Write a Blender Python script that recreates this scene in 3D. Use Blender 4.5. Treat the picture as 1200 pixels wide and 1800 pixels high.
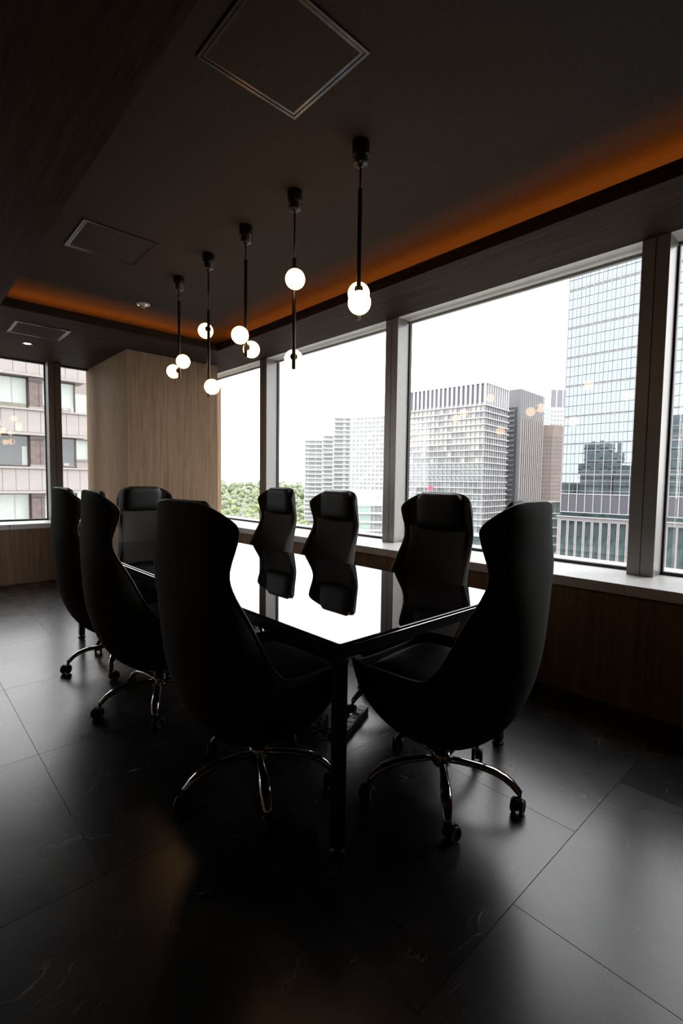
import bpy, bmesh, math, random
from mathutils import Vector, Matrix, noise
random.seed(7)
scene = bpy.context.scene
for o in list(bpy.data.objects):
    bpy.data.objects.remove(o, do_unlink=True)
COL = scene.collection
PI = math.pi

# ------------------------------------------------------------------ camera
YAW, PITCH, ROLL, EYE = 0.74519174, 0.06238949, 0.01321879, 1.25
_fh = Vector((math.sin(YAW), math.cos(YAW), 0)); _r = Vector((math.cos(YAW), -math.sin(YAW), 0)); _z = Vector((0, 0, 1))
_f = _fh * math.cos(PITCH) - _z * math.sin(PITCH); _u = _z * math.cos(PITCH) + _fh * math.sin(PITCH)
_r2 = _r * math.cos(ROLL) + _u * math.sin(ROLL); _u2 = -_r * math.sin(ROLL) + _u * math.cos(ROLL)
cam = bpy.data.cameras.new('camera'); camo = bpy.data.objects.new('camera', cam); COL.objects.link(camo)
m = Matrix((_r2, _u2, -_f)).transposed().to_4x4(); m.translation = (0, 0, EYE); camo.matrix_world = m
cam.sensor_fit = 'VERTICAL'; cam.sensor_height = 36; cam.sensor_width = 24; cam.lens = 860.07 / 1800 * 36
cam.clip_start = 0.05; cam.clip_end = 9000
scene.camera = camo

# ------------------------------------------------------------------ world, exposure
SKY = 5.0
w = bpy.data.worlds.new('overcast_sky'); scene.world = w; w.use_nodes = True
bg = w.node_tree.nodes['Background']; bg.inputs[0].default_value = (0.985, 0.985, 1.0, 1); bg.inputs[1].default_value = SKY
scene.view_settings.view_transform = 'Standard'; scene.view_settings.look = 'None'
scene.view_settings.gamma = 1; scene.view_settings.exposure = 0.0; scene.view_settings.use_curve_mapping = False
scene.cycles.use_denoising = True; scene.cycles.use_adaptive_sampling = True; scene.cycles.adaptive_threshold = .02
scene.cycles.max_bounces = 10; scene.cycles.diffuse_bounces = 4; scene.cycles.transparent_max_bounces = 16
scene.cycles.caustics_reflective = False; scene.cycles.caustics_refractive = False
scene.cycles.sample_clamp_indirect = 6.0

# ------------------------------------------------------------------ helpers
class MB:
    """collects vertices and faces for one mesh"""
    def __init__(s): s.v = []; s.f = []; s.smooth = []
    def add(s, vs, fs, smooth=False):
        n = len(s.v); s.v += [tuple(p) for p in vs]; s.f += [tuple(i + n for i in f) for f in fs]; s.smooth += [smooth] * len(fs); return s
    def box(s, a, b):
        x0, y0, z0 = a; x1, y1, z1 = b
        return s.add([(x0,y0,z0),(x1,y0,z0),(x1,y1,z0),(x0,y1,z0),(x0,y0,z1),(x1,y0,z1),(x1,y1,z1),(x0,y1,z1)],
              [(0,3,2,1),(4,5,6,7),(0,1,5,4),(1,2,6,5),(2,3,7,6),(3,0,4,7)])
    def tube(s, pts, rad, n=12, cap=True, flat=1.0):
        pts = [Vector(p) for p in pts]; k = len(pts)
        rad = rad if isinstance(rad, (list, tuple)) else [rad] * k
        flat = flat if isinstance(flat, (list, tuple)) else [flat] * k
        vs = []; t0 = (pts[1] - pts[0]).normalized()
        ref = Vector((0, 0, 1)) if abs(t0.z) < .9 else Vector((1, 0, 0))
        side = t0.cross(ref).normalized()
        for i, p in enumerate(pts):
            t = (pts[min(i+1, k-1)] - pts[max(i-1, 0)]).normalized()
            side = (side - t * side.dot(t)).normalized(); up = side.cross(t)
            for j in range(n):
                a = 2 * PI * j / n
                vs.append(p + side * math.cos(a) * rad[i] + up * math.sin(a) * rad[i] * flat[i])
        fs = [(i*n + j, i*n + (j+1) % n, (i+1)*n + (j+1) % n, (i+1)*n + j) for i in range(k-1) for j in range(n)]
        s.add(vs, fs, True)
        if cap: s.add(vs[:n], [tuple(reversed(range(n)))]); s.add(vs[-n:], [tuple(range(n))])
        return s
    def lathe(s, prof, n=24, center=(0,0,0), axis='z', sharp=False):
        c = Vector(center); vs = []
        for r, h in prof:
            for j in range(n):
                a = 2 * PI * j / n; p = (r * math.cos(a), r * math.sin(a), h)
                if axis == 'x': p = (p[2], p[0], p[1])
                if axis == 'y': p = (p[0], p[2], p[1])
                vs.append(c + Vector(p))
        fs = [(i*n + j, i*n + (j+1) % n, (i+1)*n + (j+1) % n, (i+1)*n + j) for i in range(len(prof)-1) for j in range(n)]
        return s.add(vs, fs, not sharp)
    def mesh(s, name, mat=None, bevel=0, seg=2, fix=True):
        me = bpy.data.meshes.new(name); me.from_pydata(s.v, [], s.f)
        me.polygons.foreach_set('use_smooth', s.smooth)
        if bevel or fix:
            bm = bmesh.new(); bm.from_mesh(me)
            if fix: bmesh.ops.remove_doubles(bm, verts=bm.verts, dist=1e-5); bmesh.ops.recalc_face_normals(bm, faces=bm.faces)
            if bevel: bmesh.ops.bevel(bm, geom=list(bm.edges), offset=bevel, segments=seg, affect='EDGES', profile=.5)
            bm.to_mesh(me); bm.free()
        if mat: me.materials.append(mat)
        me.update(); return me
    def obj(s, name, mat=None, parent=None, **k): return link(name, s.mesh(name, mat, **k), parent)

def link(name, data, parent=None, loc=None, rz=None):
    o = bpy.data.objects.new(name, data); COL.objects.link(o)
    if parent is not None: o.parent = parent
    if loc is not None: o.location = loc
    if rz is not None: o.rotation_euler = (0, 0, rz)
    return o
def thing(name, label, cat, loc=(0,0,0), rz=0, group=None):
    o = link(name, None, None, loc, rz); o.empty_display_size = .1
    return tag(o, label, cat, group)
def tag(o, label, cat, group=None, kind=None):
    o['label'] = label; o['category'] = cat
    if group: o['group'] = group
    if kind: o['kind'] = kind
    return o
def struct(o): o['kind'] = 'structure'; return o
def box(name, a, b, mat, parent=None, bevel=0, seg=2): return MB().box(a, b).obj(name, mat, parent, bevel=bevel, seg=seg)
_bc = {}
def piece(name, c, d, mat, parent):
    """one box-shaped piece (centre c, size d); alike pieces share their mesh"""
    key = (name, round(d[0],3), round(d[1],3), round(d[2],3), mat.name)
    if key not in _bc:
        _bc[key] = MB().box([-x/2 for x in d], [x/2 for x in d]).mesh(name, mat, fix=False)
    return link(name, _bc[key], parent, c)
def copy_tree(o, parent=None):
    c = o.copy(); COL.objects.link(c); c.parent = parent
    for ch in list(o.children): copy_tree(ch, c)
    return c
def catmull(pts, n):
    """resample a list of tuples with a Catmull-Rom spline"""
    out = []; k = len(pts)
    for i in range(n):
        t = i / (n - 1) * (k - 1); j = min(int(t), k - 2); f = t - j
        p0, p1, p2, p3 = pts[max(j-1,0)], pts[j], pts[j+1], pts[min(j+2,k-1)]
        out.append(tuple(.5*((2*b) + (-a+c)*f + (2*a-5*b+4*c-d)*f*f + (-a+3*b-3*c+d)*f**3) for a, b, c, d in zip(p0,p1,p2,p3)))
    return out

# ------------------------------------------------------------------ materials
class NT:
    def __init__(s, name):
        s.m = bpy.data.materials.new(name); s.m.use_nodes = True; s.t = s.m.node_tree; s.b = s.t.nodes['Principled BSDF']
    def n(s, typ, **k):
        nd = s.t.nodes.new(typ)
        for a, b in k.items():
            if a.startswith('i_'): nd.inputs[a[2:].replace('_', ' ')].default_value = b
            else: setattr(nd, a, b)
        return nd
    def l(s, a, b): s.t.links.new(a, b)
    def coords(s, scale=(1,1,1), kind='Object', rot=(0,0,0)):
        tc = s.n('ShaderNodeTexCoord'); mp = s.n('ShaderNodeMapping'); mp.inputs['Scale'].default_value = scale; mp.inputs['Rotation'].default_value = rot
        if kind == 'World':
            g = s.n('ShaderNodeNewGeometry'); s.l(g.outputs['Position'], mp.inputs[0])
        else: s.l(tc.outputs[kind], mp.inputs[0])
        return mp.outputs[0]
    def ramp(s, fac, stops):
        r = s.n('ShaderNodeValToRGB'); e = r.color_ramp.elements
        while len(e) < len(stops): e.new(.5)
        for el, (p, c) in zip(e, stops): el.position = p; el.color = (*c, 1) if len(c) == 3 else c
        s.l(fac, r.inputs[0]); return r.outputs[0]
    def bump(s, h, strength=.2, dist=.01):
        b = s.n('ShaderNodeBump'); b.inputs['Strength'].default_value = strength; b.inputs['Distance'].default_value = dist
        s.l(h, b.inputs['Height']); s.l(b.outputs[0], s.b.inputs['Normal'])
    def set(s, **k):
        for a, v in k.items(): s.b.inputs[a.replace('_', ' ')].default_value = v
        return s
def rgb(c): return (*c, 1)
def plain(name, c, rough=.5, metal=0, var=.12, scale=8, **k):
    t = NT(name); t.set(Roughness=rough, Metallic=metal, **{**({'Specular_IOR_Level': .1} if rough >= .9 else {}), **k})
    nz = t.n('ShaderNodeTexNoise'); nz.inputs['Scale'].default_value = scale; nz.inputs['Detail'].default_value = 4
    t.l(t.coords(), nz.inputs[0])
    t.l(t.ramp(nz.outputs[0], [(.3, [x*(1-var) for x in c]), (.7, [min(1,x*(1+var)) for x in c])]), t.b.inputs['Base Color'])
    return t.m
def wood(name, c1, c2, scale, rough=.6, bump=.08, spec=.02):
    """veneer grain: noise stretched along one axis (given by scale)"""
    t = NT(name); t.set(Roughness=rough, Specular_IOR_Level=spec)
    co = t.coords(scale, 'World')
    a = t.n('ShaderNodeTexNoise'); a.inputs['Scale'].default_value = 1; a.inputs['Detail'].default_value = 6; a.inputs['Roughness'].default_value = .65; t.l(co, a.inputs[0])
    b = t.n('ShaderNodeTexNoise'); b.inputs['Scale'].default_value = 5; b.inputs['Detail'].default_value = 3; t.l(co, b.inputs[0])
    mx = t.n('ShaderNodeMath', operation='MULTIPLY_ADD'); mx.inputs[1].default_value = .45; t.l(b.outputs[0], mx.inputs[0]); t.l(a.outputs[0], mx.inputs[2])
    t.l(t.ramp(mx.outputs[0], [(.5, c1), (.95, c2)]), t.b.inputs['Base Color']); t.bump(mx.outputs[0], bump, .002)
    return t.m
def emit(name, c, s):
    t = NT(name); t.set(Base_Color=rgb((.8,.8,.8)), Emission_Color=rgb(c), Emission_Strength=s, Roughness=.4); return t.m

def floor_material():
    t = NT('dark_slate_vinyl')
    oi = t.n('ShaderNodeObjectInfo'); sc = t.n('ShaderNodeVectorMath', operation='SCALE'); sc.inputs['Scale'].default_value = 37
    cmb = t.n('ShaderNodeCombineXYZ'); t.l(oi.outputs['Random'], cmb.inputs[0]); t.l(oi.outputs['Random'], cmb.inputs[1]); t.l(cmb.outputs[0], sc.inputs[0])
    g = t.n('ShaderNodeNewGeometry'); ad = t.n('ShaderNodeVectorMath', operation='ADD'); t.l(g.outputs['Position'], ad.inputs[0]); t.l(sc.outputs[0], ad.inputs[1])
    n1 = t.n('ShaderNodeTexNoise'); n1.inputs['Scale'].default_value = 2.2; n1.inputs['Detail'].default_value = 8; n1.inputs['Roughness'].default_value = .62; n1.inputs['Distortion'].default_value = .8; t.l(ad.outputs[0], n1.inputs[0])
    base = t.ramp(n1.outputs[0], [(.35, (.008,.008,.009)), (.55, (.020,.019,.019)), (.75, (.045,.038,.033))])
    # pale scratch-like veins
    n2 = t.n('ShaderNodeTexNoise'); n2.inputs['Scale'].default_value = 3.0; n2.inputs['Detail'].default_value = 3; n2.inputs['Distortion'].default_value = 1.6
    mp = t.n('ShaderNodeMapping'); mp.inputs['Rotation'].default_value = (0,0,.6); mp.inputs['Scale'].default_value = (1.0,2.6,1); t.l(ad.outputs[0], mp.inputs[0]); t.l(mp.outputs[0], n2.inputs[0])
    v = t.ramp(n2.outputs[0], [(.491, (0,0,0)), (.500, (1,1,1)), (.509, (0,0,0))])
    n3 = t.n('ShaderNodeTexNoise'); n3.inputs['Scale'].default_value = 5; t.l(ad.outputs[0], n3.inputs[0])
    msk = t.ramp(n3.outputs[0], [(.55, (0,0,0)), (.68, (1,1,1))])
    mu = t.n('ShaderNodeMath', operation='MULTIPLY'); t.l(v, mu.inputs[0]); t.l(msk, mu.inputs[1])
    mix = t.n('ShaderNodeMix', data_type='RGBA'); mix.inputs['B'].default_value = (.30,.275,.25,1)
    t.l(mu.outputs[0], mix.inputs['Factor']); t.l(base, mix.inputs['A']); t.l(mix.outputs['Result'], t.b.inputs['Base Color'])
    n4 = t.n('ShaderNodeTexNoise'); n4.inputs['Scale'].default_value = 60; n4.inputs['Detail'].default_value = 4; t.l(g.outputs['Position'], n4.inputs[0])
    t.l(t.ramp(n1.outputs[0], [(.3, (.25,)*3), (.7, (.295,)*3)]), t.b.inputs['Roughness'])
    t.bump(n4.outputs[0], .015, .002); t.set(Specular_IOR_Level=.64)
    return t.m

def glass_material():
    """clear pane: looks straight through, mirrors by Schlick's Fresnel term on both faces"""
    t = NT('clear_window_glass'); nt = t.t; nt.nodes.remove(t.b)
    g = t.n('ShaderNodeNewGeometry'); dt = t.n('ShaderNodeVectorMath', operation='DOT_PRODUCT'); t.l(g.outputs['Normal'], dt.inputs[0]); t.l(g.outputs['Incoming'], dt.inputs[1])
    ab = t.n('ShaderNodeMath', operation='ABSOLUTE'); t.l(dt.outputs['Value'], ab.inputs[0])
    om = t.n('ShaderNodeMath', operation='SUBTRACT'); om.inputs[0].default_value = 1; t.l(ab.outputs[0], om.inputs[1])
    pw = t.n('ShaderNodeMath', operation='POWER'); pw.inputs[1].default_value = 5; t.l(om.outputs[0], pw.inputs[0])
    fm = t.n('ShaderNodeMath', operation='MULTIPLY_ADD'); fm.inputs[1].default_value = .955; fm.inputs[2].default_value = .045; t.l(pw.outputs[0], fm.inputs[0])
    tr = t.n('ShaderNodeBsdfTransparent'); tr.inputs[0].default_value = (.975,.978,.976,1)
    gl = t.n('ShaderNodeBsdfGlossy'); gl.inputs['Roughness'].default_value = 0.0
    mx = t.n('ShaderNodeMixShader'); t.l(fm.outputs[0], mx.inputs[0]); t.l(tr.outputs[0], mx.inputs[1]); t.l(gl.outputs[0], mx.inputs[2])
    t.l(mx.outputs[0], nt.nodes['Material Output'].inputs['Surface'])
    return t.m

def fabric(name, c, rough=.85, scale=260):
    t = NT(name); t.set(Roughness=rough, Sheen_Weight=.03, Sheen_Roughness=.5, Specular_IOR_Level=.25)
    nz = t.n('ShaderNodeTexNoise'); nz.inputs['Scale'].default_value = scale; nz.inputs['Detail'].default_value = 2; t.l(t.coords(), nz.inputs[0])
    t.l(t.ramp(nz.outputs[0], [(.3, [x*.8 for x in c]), (.7, [x*1.2 for x in c])]), t.b.inputs['Base Color']); t.bump(nz.outputs[0], .25, .001)
    return t.m
def leaf(name, c1, c2):
    t = NT(name); t.set(Roughness=.8, Specular_IOR_Level=.2)
    nz = t.n('ShaderNodeTexNoise'); nz.inputs['Scale'].default_value = .9; nz.inputs['Detail'].default_value = 6; t.l(t.coords(), nz.inputs[0])
    t.l(t.ramp(nz.outputs[0], [(.35, c1), (.65, c2)]), t.b.inputs['Base Color']); t.bump(nz.outputs[0], .8, .6)
    return t.m

M = dict(
    floor=floor_material(), glass=glass_material(),
    veneer=wood('oak_veneer_vertical_grain', (.185,.118,.073), (.345,.238,.160), (38,38,1.2), .5),
    soffit=wood('dark_walnut_soffit_boards', (.021,.0132,.0100), (.060,.040,.031), (30,1.0,30), .55),
    soffit2=wood('dark_walnut_soffit_boards_cross', (.021,.0132,.0100), (.060,.040,.031), (1.0,30,30), .55),
    lip=wood('dark_walnut_lip', (.020,.011,.008), (.05,.03,.022), (2,2,30), .5),
    ceil=plain('brown_woven_ceiling_cloth', (.054,.043,.036), .9, var=.22, scale=180),
    alu=plain('grey_anodised_aluminium', (.27,.258,.242), .38, .25, .05, 30),
    alu_dark=plain('dark_gasket_rubber', (.02,.02,.02), .6),
    head=plain('pale_window_head_panel', (.80,.80,.74), .6, 0, .05),
    sill=plain('white_stone_sill', (.74,.74,.73), .35, 0, .05, 25),
    wall=plain('dark_plaster_wall', (.05,.045,.04), .8),
    shell=fabric('charcoal_wool_upholstery', (.048,.046,.041)),
    leather=plain('black_leather', (.011,.0112,.0112), .5, 0, .2, 120, Specular_IOR_Level=.35),
    piping=plain('grey_seam_piping', (.05,.05,.05), .35, 0, .1, 60),
    chrome=plain('polished_chrome', (.55,.52,.50), .09, 1, .05, 20),
    plastic=plain('black_plastic', (.012,.012,.012), .4, 0, .15, 40),
    ring=plain('grey_hub_ring', (.20,.20,.20), .4, .3, .1, 60),
    frame=plain('black_powder_coated_steel', (.010,.010,.011), .35, 0, .1, 50),
    tglass=plain('black_glass_tabletop', (.004,.004,.005), .012, 0, .02, 10, Specular_IOR_Level=.5, IOR=1.75),
    black=plain('black_lamp_metal', (.012,.011,.010), .32, .3, .1, 60),
    globe=emit('lit_opal_globe', (1.0,.52,.20), 7.5),
    led=emit('amber_cove_strip', (1.0,.265,.03), 21),
    spot=emit('warm_downlight_lens', (1.0,.75,.5), 14.0),
    ledpin=emit('tiny_amber_indicator', (1.0,.6,.25), 6.0),
    white=plain('white_painted_plastic', (.45,.43,.40), .5),
    hatch=plain('hatch_aluminium_frame', (.065,.065,.07), .25, .8, .08, 40),
)

# ------------------------------------------------------------------ room shell
ZS, ZC = 2.70, 2.88
XW, XM, XG, XO = 2.985, 3.34, 3.50, 3.76          # panel face, mullion face, glass
XL, YB = -2.4, -3.0                     # unseen left and rear walls
YF, YM, YG = 6.75, 7.08, 7.24           # far wall: panel face, mullion face, glass
LX0, LX1, LY0, LY1 = .735, 2.77, -1.1, 5.09   # coffer opening

# floor with separate vinyl tiles
floor = struct(box('floor', (XL,YB,-.12), (XG,YG,-.004), plain('dark_floor_screed', (.004,.004,.004), .9)))
rows = {0: 1.325, 1: 1.775, 2: .455, 3: .455}
T, TY = .90, .915
for r in range(-4, 8):
    y0 = -.255 + TY * r; y1 = min(y0 + TY, YF); y0 = max(y0, YB)
    if y1 - y0 < .05: continue
    off = rows.get(r, .455 + .45 * (r % 2)); k = math.floor((XL - off) / T)
    while True:
        x0 = off + T * k; x1 = min(x0 + T, XW); x0 = max(x0, XL); k += 1
        if x0 >= XW - .02: break
        if x1 - x0 < .02: continue
        g = .0004
        key = (round(x1-x0,3), round(y1-y0,3)); nm = ('tile',) + key
        if nm not in _bc:
            dx, dy = (x1-x0)/2-g, (y1-y0)/2-g; c = .0007
            mb = MB(); mb.add([(-dx,-dy,-.004),(dx,-dy,-.004),(dx,dy,-.004),(-dx,dy,-.004),(-dx,-dy,-c),(dx,-dy,-c),(dx,dy,-c),(-dx,dy,-c),
                (-dx+c,-dy+c,0),(dx-c,-dy+c,0),(dx-c,dy-c,0),(-dx+c,dy-c,0)],
                [(0,3,2,1),(0,1,5,4),(1,2,6,5),(2,3,7,6),(3,0,4,7),(4,5,9,8),(5,6,10,9),(6,7,11,10),(7,4,8,11),(8,9,10,11)])
            _bc[nm] = mb.mesh('floor_tile', M['floor'], fix=False)
        link('floor_tile', _bc[nm], floor, ((x0+x1)/2, (y0+y1)/2, 0))

# walls that close the room behind and beside the camera
struct(box('wall_left', (XL-.15,YB-.15,-.1), (XL,YG+.2,3.1), M['veneer']))
struct(box('wall_rear', (XL,YB-.15,-.1), (XO+.2,YB,3.1), M['veneer']))
YWE = .15      # windows of the right wall begin here
wr = struct(box('wall_right', (XW,YB,0), (XW+.03,5.759,.662), M['veneer']))
box('pier_panel', (XW,YB,.70), (XO+.1,YWE-.15,ZS), M['veneer'], wr)
box('spandrel_core', (XW+.03,YB,-.1), (XO+.04,7.0,.64), M['wall'], wr)
wf = struct(box('wall_far', (XL,YF,0), (2.0,YF+.03,.662), M['veneer']))
box('spandrel_core', (XL,YF+.03,-.1), (2.6,YG+.04,.64), M['wall'], wf)
# corner column clad in oak veneer
colm = struct(box('wall_column', (2.0,5.76,0), (3.125,7.3,ZS), M['veneer']))
box('return_panel', (3.1,7.0,0), (XO+.1,7.3,ZS), M['veneer'], colm)
# sills, with joints at the mullions
for i, (a, b) in enumerate(((YB, -1.14), (-1.138, .9), (.902, 2.96), (2.962, 5.02), (5.022, 5.759))):
    box('window_sill', (XW-.012,a,.64), (XG+.02,b,.70), M['sill'], wr, bevel=.003)
box('window_sill', (3.127,5.761,.64), (XG+.02,7.0,.70), M['sill'], wr, bevel=.003)
box('outer_ledge', (XG+.021,YB,.64), (XO+.03,7.0,.705), M['sill'], wr)
for a, b in ((XL, -1.0), (-.998, 1.0), (1.002, 1.998)):
    box('window_sill', (a,YF-.012,.64), (b,YG+.02,.70), M['sill'], wf, bevel=.003)

# ceiling: raised field with a cove behind a lip, lower soffit all round
ce = struct(box('ceiling', (LX0-.55,LY0-.55,ZC), (LX1+.55,LY1+.55,ZC+.1), M['ceil']))
for a, b, mt in (((XL,YB,ZS),(LX0,YG+.1,ZS+.008),'soffit'), ((LX1,YB,ZS),(XM,5.77,ZS+.008),'soffit'), ((LX0,LY1,ZS),(LX1,YG+.1,ZS+.008),'soffit2'), ((LX0,YB,ZS),(LX1,LY0,ZS+.008),'soffit2'),
                 ((LX1,5.77,ZS),(XM,YG+.1,ZS+.008),'soffit2')):
    box('soffit', a, b, M[mt], ce)
for a, b in (((LX0-.02,LY0-.02,ZS+.008),(LX0,LY1+.02,ZS+.08)), ((LX1,LY0-.02,ZS+.008),(LX1+.02,LY1+.02,ZS+.08)), ((LX0,LY1,ZS+.008),(LX1,LY1+.02,ZS+.08)), ((LX0,LY0-.02,ZS+.008),(LX1,LY0,ZS+.08))):
    box('cove_lip', a, b, M['lip'], ce, bevel=.001)
for a, b in (((LX0-.5,LY0-.5,ZS+.008),(LX0-.47,LY1+.5,ZC)), ((LX1+.47,LY0-.5,ZS+.008),(LX1+.5,LY1+.5,ZC)), ((LX0-.5,LY1+.47,ZS+.008),(LX1+.5,LY1+.5,ZC)), ((LX0-.5,LY0-.5,ZS+.008),(LX1+.5,LY0-.47,ZC))):
    box('cove_back', a, b, M['ceil'], ce)
box('roof_slab', (XL-.1,YB-.1,ZC+.1), (XO+.1,YG+.2,ZC+.25), M['wall'], ce)
box('slab_edge', (XM,YB,ZS+.03), (XG+.03,YG+.2,ZC+.2), M['wall'], ce); box('slab_edge', (XG+.03,YB,2.861), (XO+.1,YG+.2,ZC+.2), M['wall'], ce); box('slab_edge', (XL,YM,ZS+.03), (XM,YG+.2,ZC+.2), M['wall'], ce)
box('head_panel', (XM,YB,ZS), (XG+.03,YG,ZS+.02), M['head'], ce)

# windows of the right wall
ym = [YWE, 1.01, 3.06, 5.11]       # far edges of the mullions
def mullion(parent, a0, axis, lo, hi, base=.70):
    mb = MB()
    for p, q, d in ((-.145, -.075, 0), (-.070, 0, 0), (-.075, -.070, .012)):
        if axis == 'y': mb.box((lo + d, a0 + p, base), (hi, a0 + q, ZS))
        else: mb.box((a0 + p, lo + d, base), (a0 + q, hi, ZS))
    return mb.obj('mullion', M['alu'], parent, fix=False)
for y in ym: mullion(wr, y, 'y', XM, XG + .03)
edges = ym + [7.0]
for i in range(4):
    a, b = edges[i], edges[i+1] - .145
    if i == 3: b = 7.0
    wn = struct(link('window_%d' % (i+1), None))
    box('pane', (XO,a-.140 if i else YWE-.15,.706), (XO+.012,b-.002,2.86), M['glass'], wn)
    fr = MB(); fr.box((XG-.012,a,.70), (XG+.025,b,.72)); fr.box((XG+.005,a,2.685), (XG+.025,b,2.70)); fr.box((XG-.008,a,.72),(XG+.02,a+.012,2.675)); fr.box((XG-.008,b-.012,.72),(XG+.02,b,2.675))
    fr.obj('window_frame', M['alu_dark'], wn, fix=False)
    box('blind_rail', (XG-.06,a+.02,2.655), (XG-.03,b-.02,2.674), M['alu'], wn, bevel=.002)
# windows of the far wall
xm = [1.645 - 2.05 * i for i in range(2)]
for x in xm: mullion(wf, x, 'x', YM, YG + .04)
xe = [2.2] + xm + [XL + .145]
for i in range(3):
    b, a = xe[i] - (.145 if i else 0), xe[i+1]
    if i == 2: a = XL
    wn = struct(link('window_%d' % (i+5), None))
    box('pane', (a+.012,YG,.72), (b-.012,YG+.012,2.685), M['glass'], wn)
    fr = MB(); fr.box((a,YG-.012,.70), (b,YG+.025,.72)); fr.box((a,YG-.03,2.685), (b,YG+.025,2.70)); fr.box((a,YG-.008,.72),(a+.012,YG+.02,2.685)); fr.box((b-.012,YG-.008,.72),(b,YG+.02,2.685))
    fr.obj('window_frame', M['alu_dark'], wn, fix=False)

# amber LED strips lying in the cove
LG = 'amber strip lights in the ceiling cove'
for lab, a, b in (('amber light strip in the ceiling cove along the street windows', (LX1+.13,LY0,ZS+.03),(LX1+.16,LY1-.02,ZS+.045)),
                  ('amber light strip in the ceiling cove above the oak column', (LX0+.02,LY1+.13,ZS+.03),(LX1,LY1+.16,ZS+.045))):
    tag(box('light_strip', a, b, M['led']), lab, 'strip light', LG)

# ------------------------------------------------------------------ ceiling fittings
def hatch(x0, y0, z, s, label):
    t = thing('ceiling_hatch', label, 'ceiling hatch', (x0 + s/2, y0 + s/2, z), 0, 'ceiling access hatches')
    h = s/2; q = h - .028
    for k in range(4):
        mb = MB()
        for u0, u1, d in ((h, h-.012, .006), (h-.016, q, .004)):
            mb.add([(-u0,-u0,-d),(u0,-u0,-d),(u1,-u1,-d),(-u1,-u1,-d),(-u0,-u0,.0),(u0,-u0,.0),(u1,-u1,.0),(-u1,-u1,.0)],
               [(0,1,2,3),(4,7,6,5),(0,4,5,1),(1,5,6,2),(2,6,7,3),(3,7,4,0)])
        o = mb.obj('frame_rail', M['hatch'], t); o.rotation_euler = (0, 0, k * PI/2)
    box('panel', (-q,-q,-.003), (q,q,0), M['ceil'] if z > 2.8 else M['soffit2'], t)
    return t
hatch(.921, 1.384, ZC, .474, 'square access hatch in the ceiling field nearest the camera, cut off at the top')
hatch(.950, 3.452, ZC, .474, 'square access hatch in the dark ceiling field left of the pendant lamps')
hatch(.903, 5.466, ZS, .467, 'square access hatch in the lower soffit above the far window')
sd = thing('smoke_detector', 'round white detector on the ceiling near the glowing far cove', 'detector', (1.791, 4.711, ZC))
MB().lathe([(0,0),(.062,0),(.064,-.006),(.058,-.012),(.03,-.016),(.028,-.02),(0,-.02)], 32).obj('housing', M['white'], sd)
MB().lathe([(.0,-.034),(.016,-.034),(.018,-.030),(.018,-.018),(.0,-.018)], 20).obj('sensor', M['white'], sd)
for a in (2.6, -1.1):
    MB().lathe([(0,-.003),(.003,-.0015),(.003,.0015),(0,.003)], 8, (.04*math.cos(a), .04*math.sin(a), -.018)).obj('indicator', M['ledpin'], sd)
dl = thing('downlight', 'small round recessed downlight in the soffit above the far window, lit', 'downlight', (1.149, 6.314, ZS))
MB().lathe([(.040,0),(.052,0),(.052,-.004),(.042,-.004),(.036,.0),(.036,.0)], 32).obj('trim_ring', M['black'], dl)
MB().lathe([(0,-.002),(.022,-.0015),(.034,-.0005),(.034,0),(0,0)], 24).obj('lens', M['spot'], dl)

# ------------------------------------------------------------------ pendant lamps
RG = .055
def pendant(x, y, zthin, globes, label):
    t = thing('pendant_lamp', label, 'pendant lamp', (x, y, ZC), 0, 'pendant lamps in a row over the table')
    c = MB().lathe([(0,0),(.041,0),(.042,-.004),(.042,-.062),(.038,-.066),(.036,-.068),(.036,-.10),(.03,-.104),(.012,-.106),(.012,-.118),(0,-.118)], 28).obj('canopy', M['black'], t)
    MB().tube([(0,0,-.1),(0,0,zthin-ZC-.0)], .0055, 10).obj('suspension', M['black'], t)
    zb = zthin - .62
    MB().lathe([(0,zb-ZC),(.0105,zb-ZC),(.011,zb-ZC+.003),(.011,zthin-ZC-.01),(.009,zthin-ZC),(0,zthin-ZC)], 14).obj('rod', M['black'], t)
    for z, ang in globes:
        d = Vector((math.cos(ang), math.sin(ang), 0)); cc = Vector((0, 0, z - ZC)) + d * (RG + .016)
        mb = MB(); n = 14
        prof = [(RG*math.sin(PI*i/16), -RG*math.cos(PI*i/16)) for i in range(17)]
        gl = mb.lathe(prof, 28, cc).obj('globe', M['globe'], t)
        p0 = Vector((0,0,z-ZC)) + d*.006; p1 = p0 + d*.018
        MB().tube([p0, p0+d*.001, p0+d*.002, p0+d*.013], [.010,.018,.021,.021], 18).obj('globe_cap', M['black'], gl)
    return t
vd = math.atan2
def ga(x, y, lat, front):
    """direction of a globe seen from the room's entrance corner: sideways offset lat, in front of or behind the rod"""
    f = Vector((x, y)).normalized(); rt = Vector((f.y, -f.x)); s = max(-1, min(1, lat / (RG + .016))); c = math.sqrt(1 - s*s)
    d = rt * s + f * (-c if front else c); return math.atan2(d.y, d.x)
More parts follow.
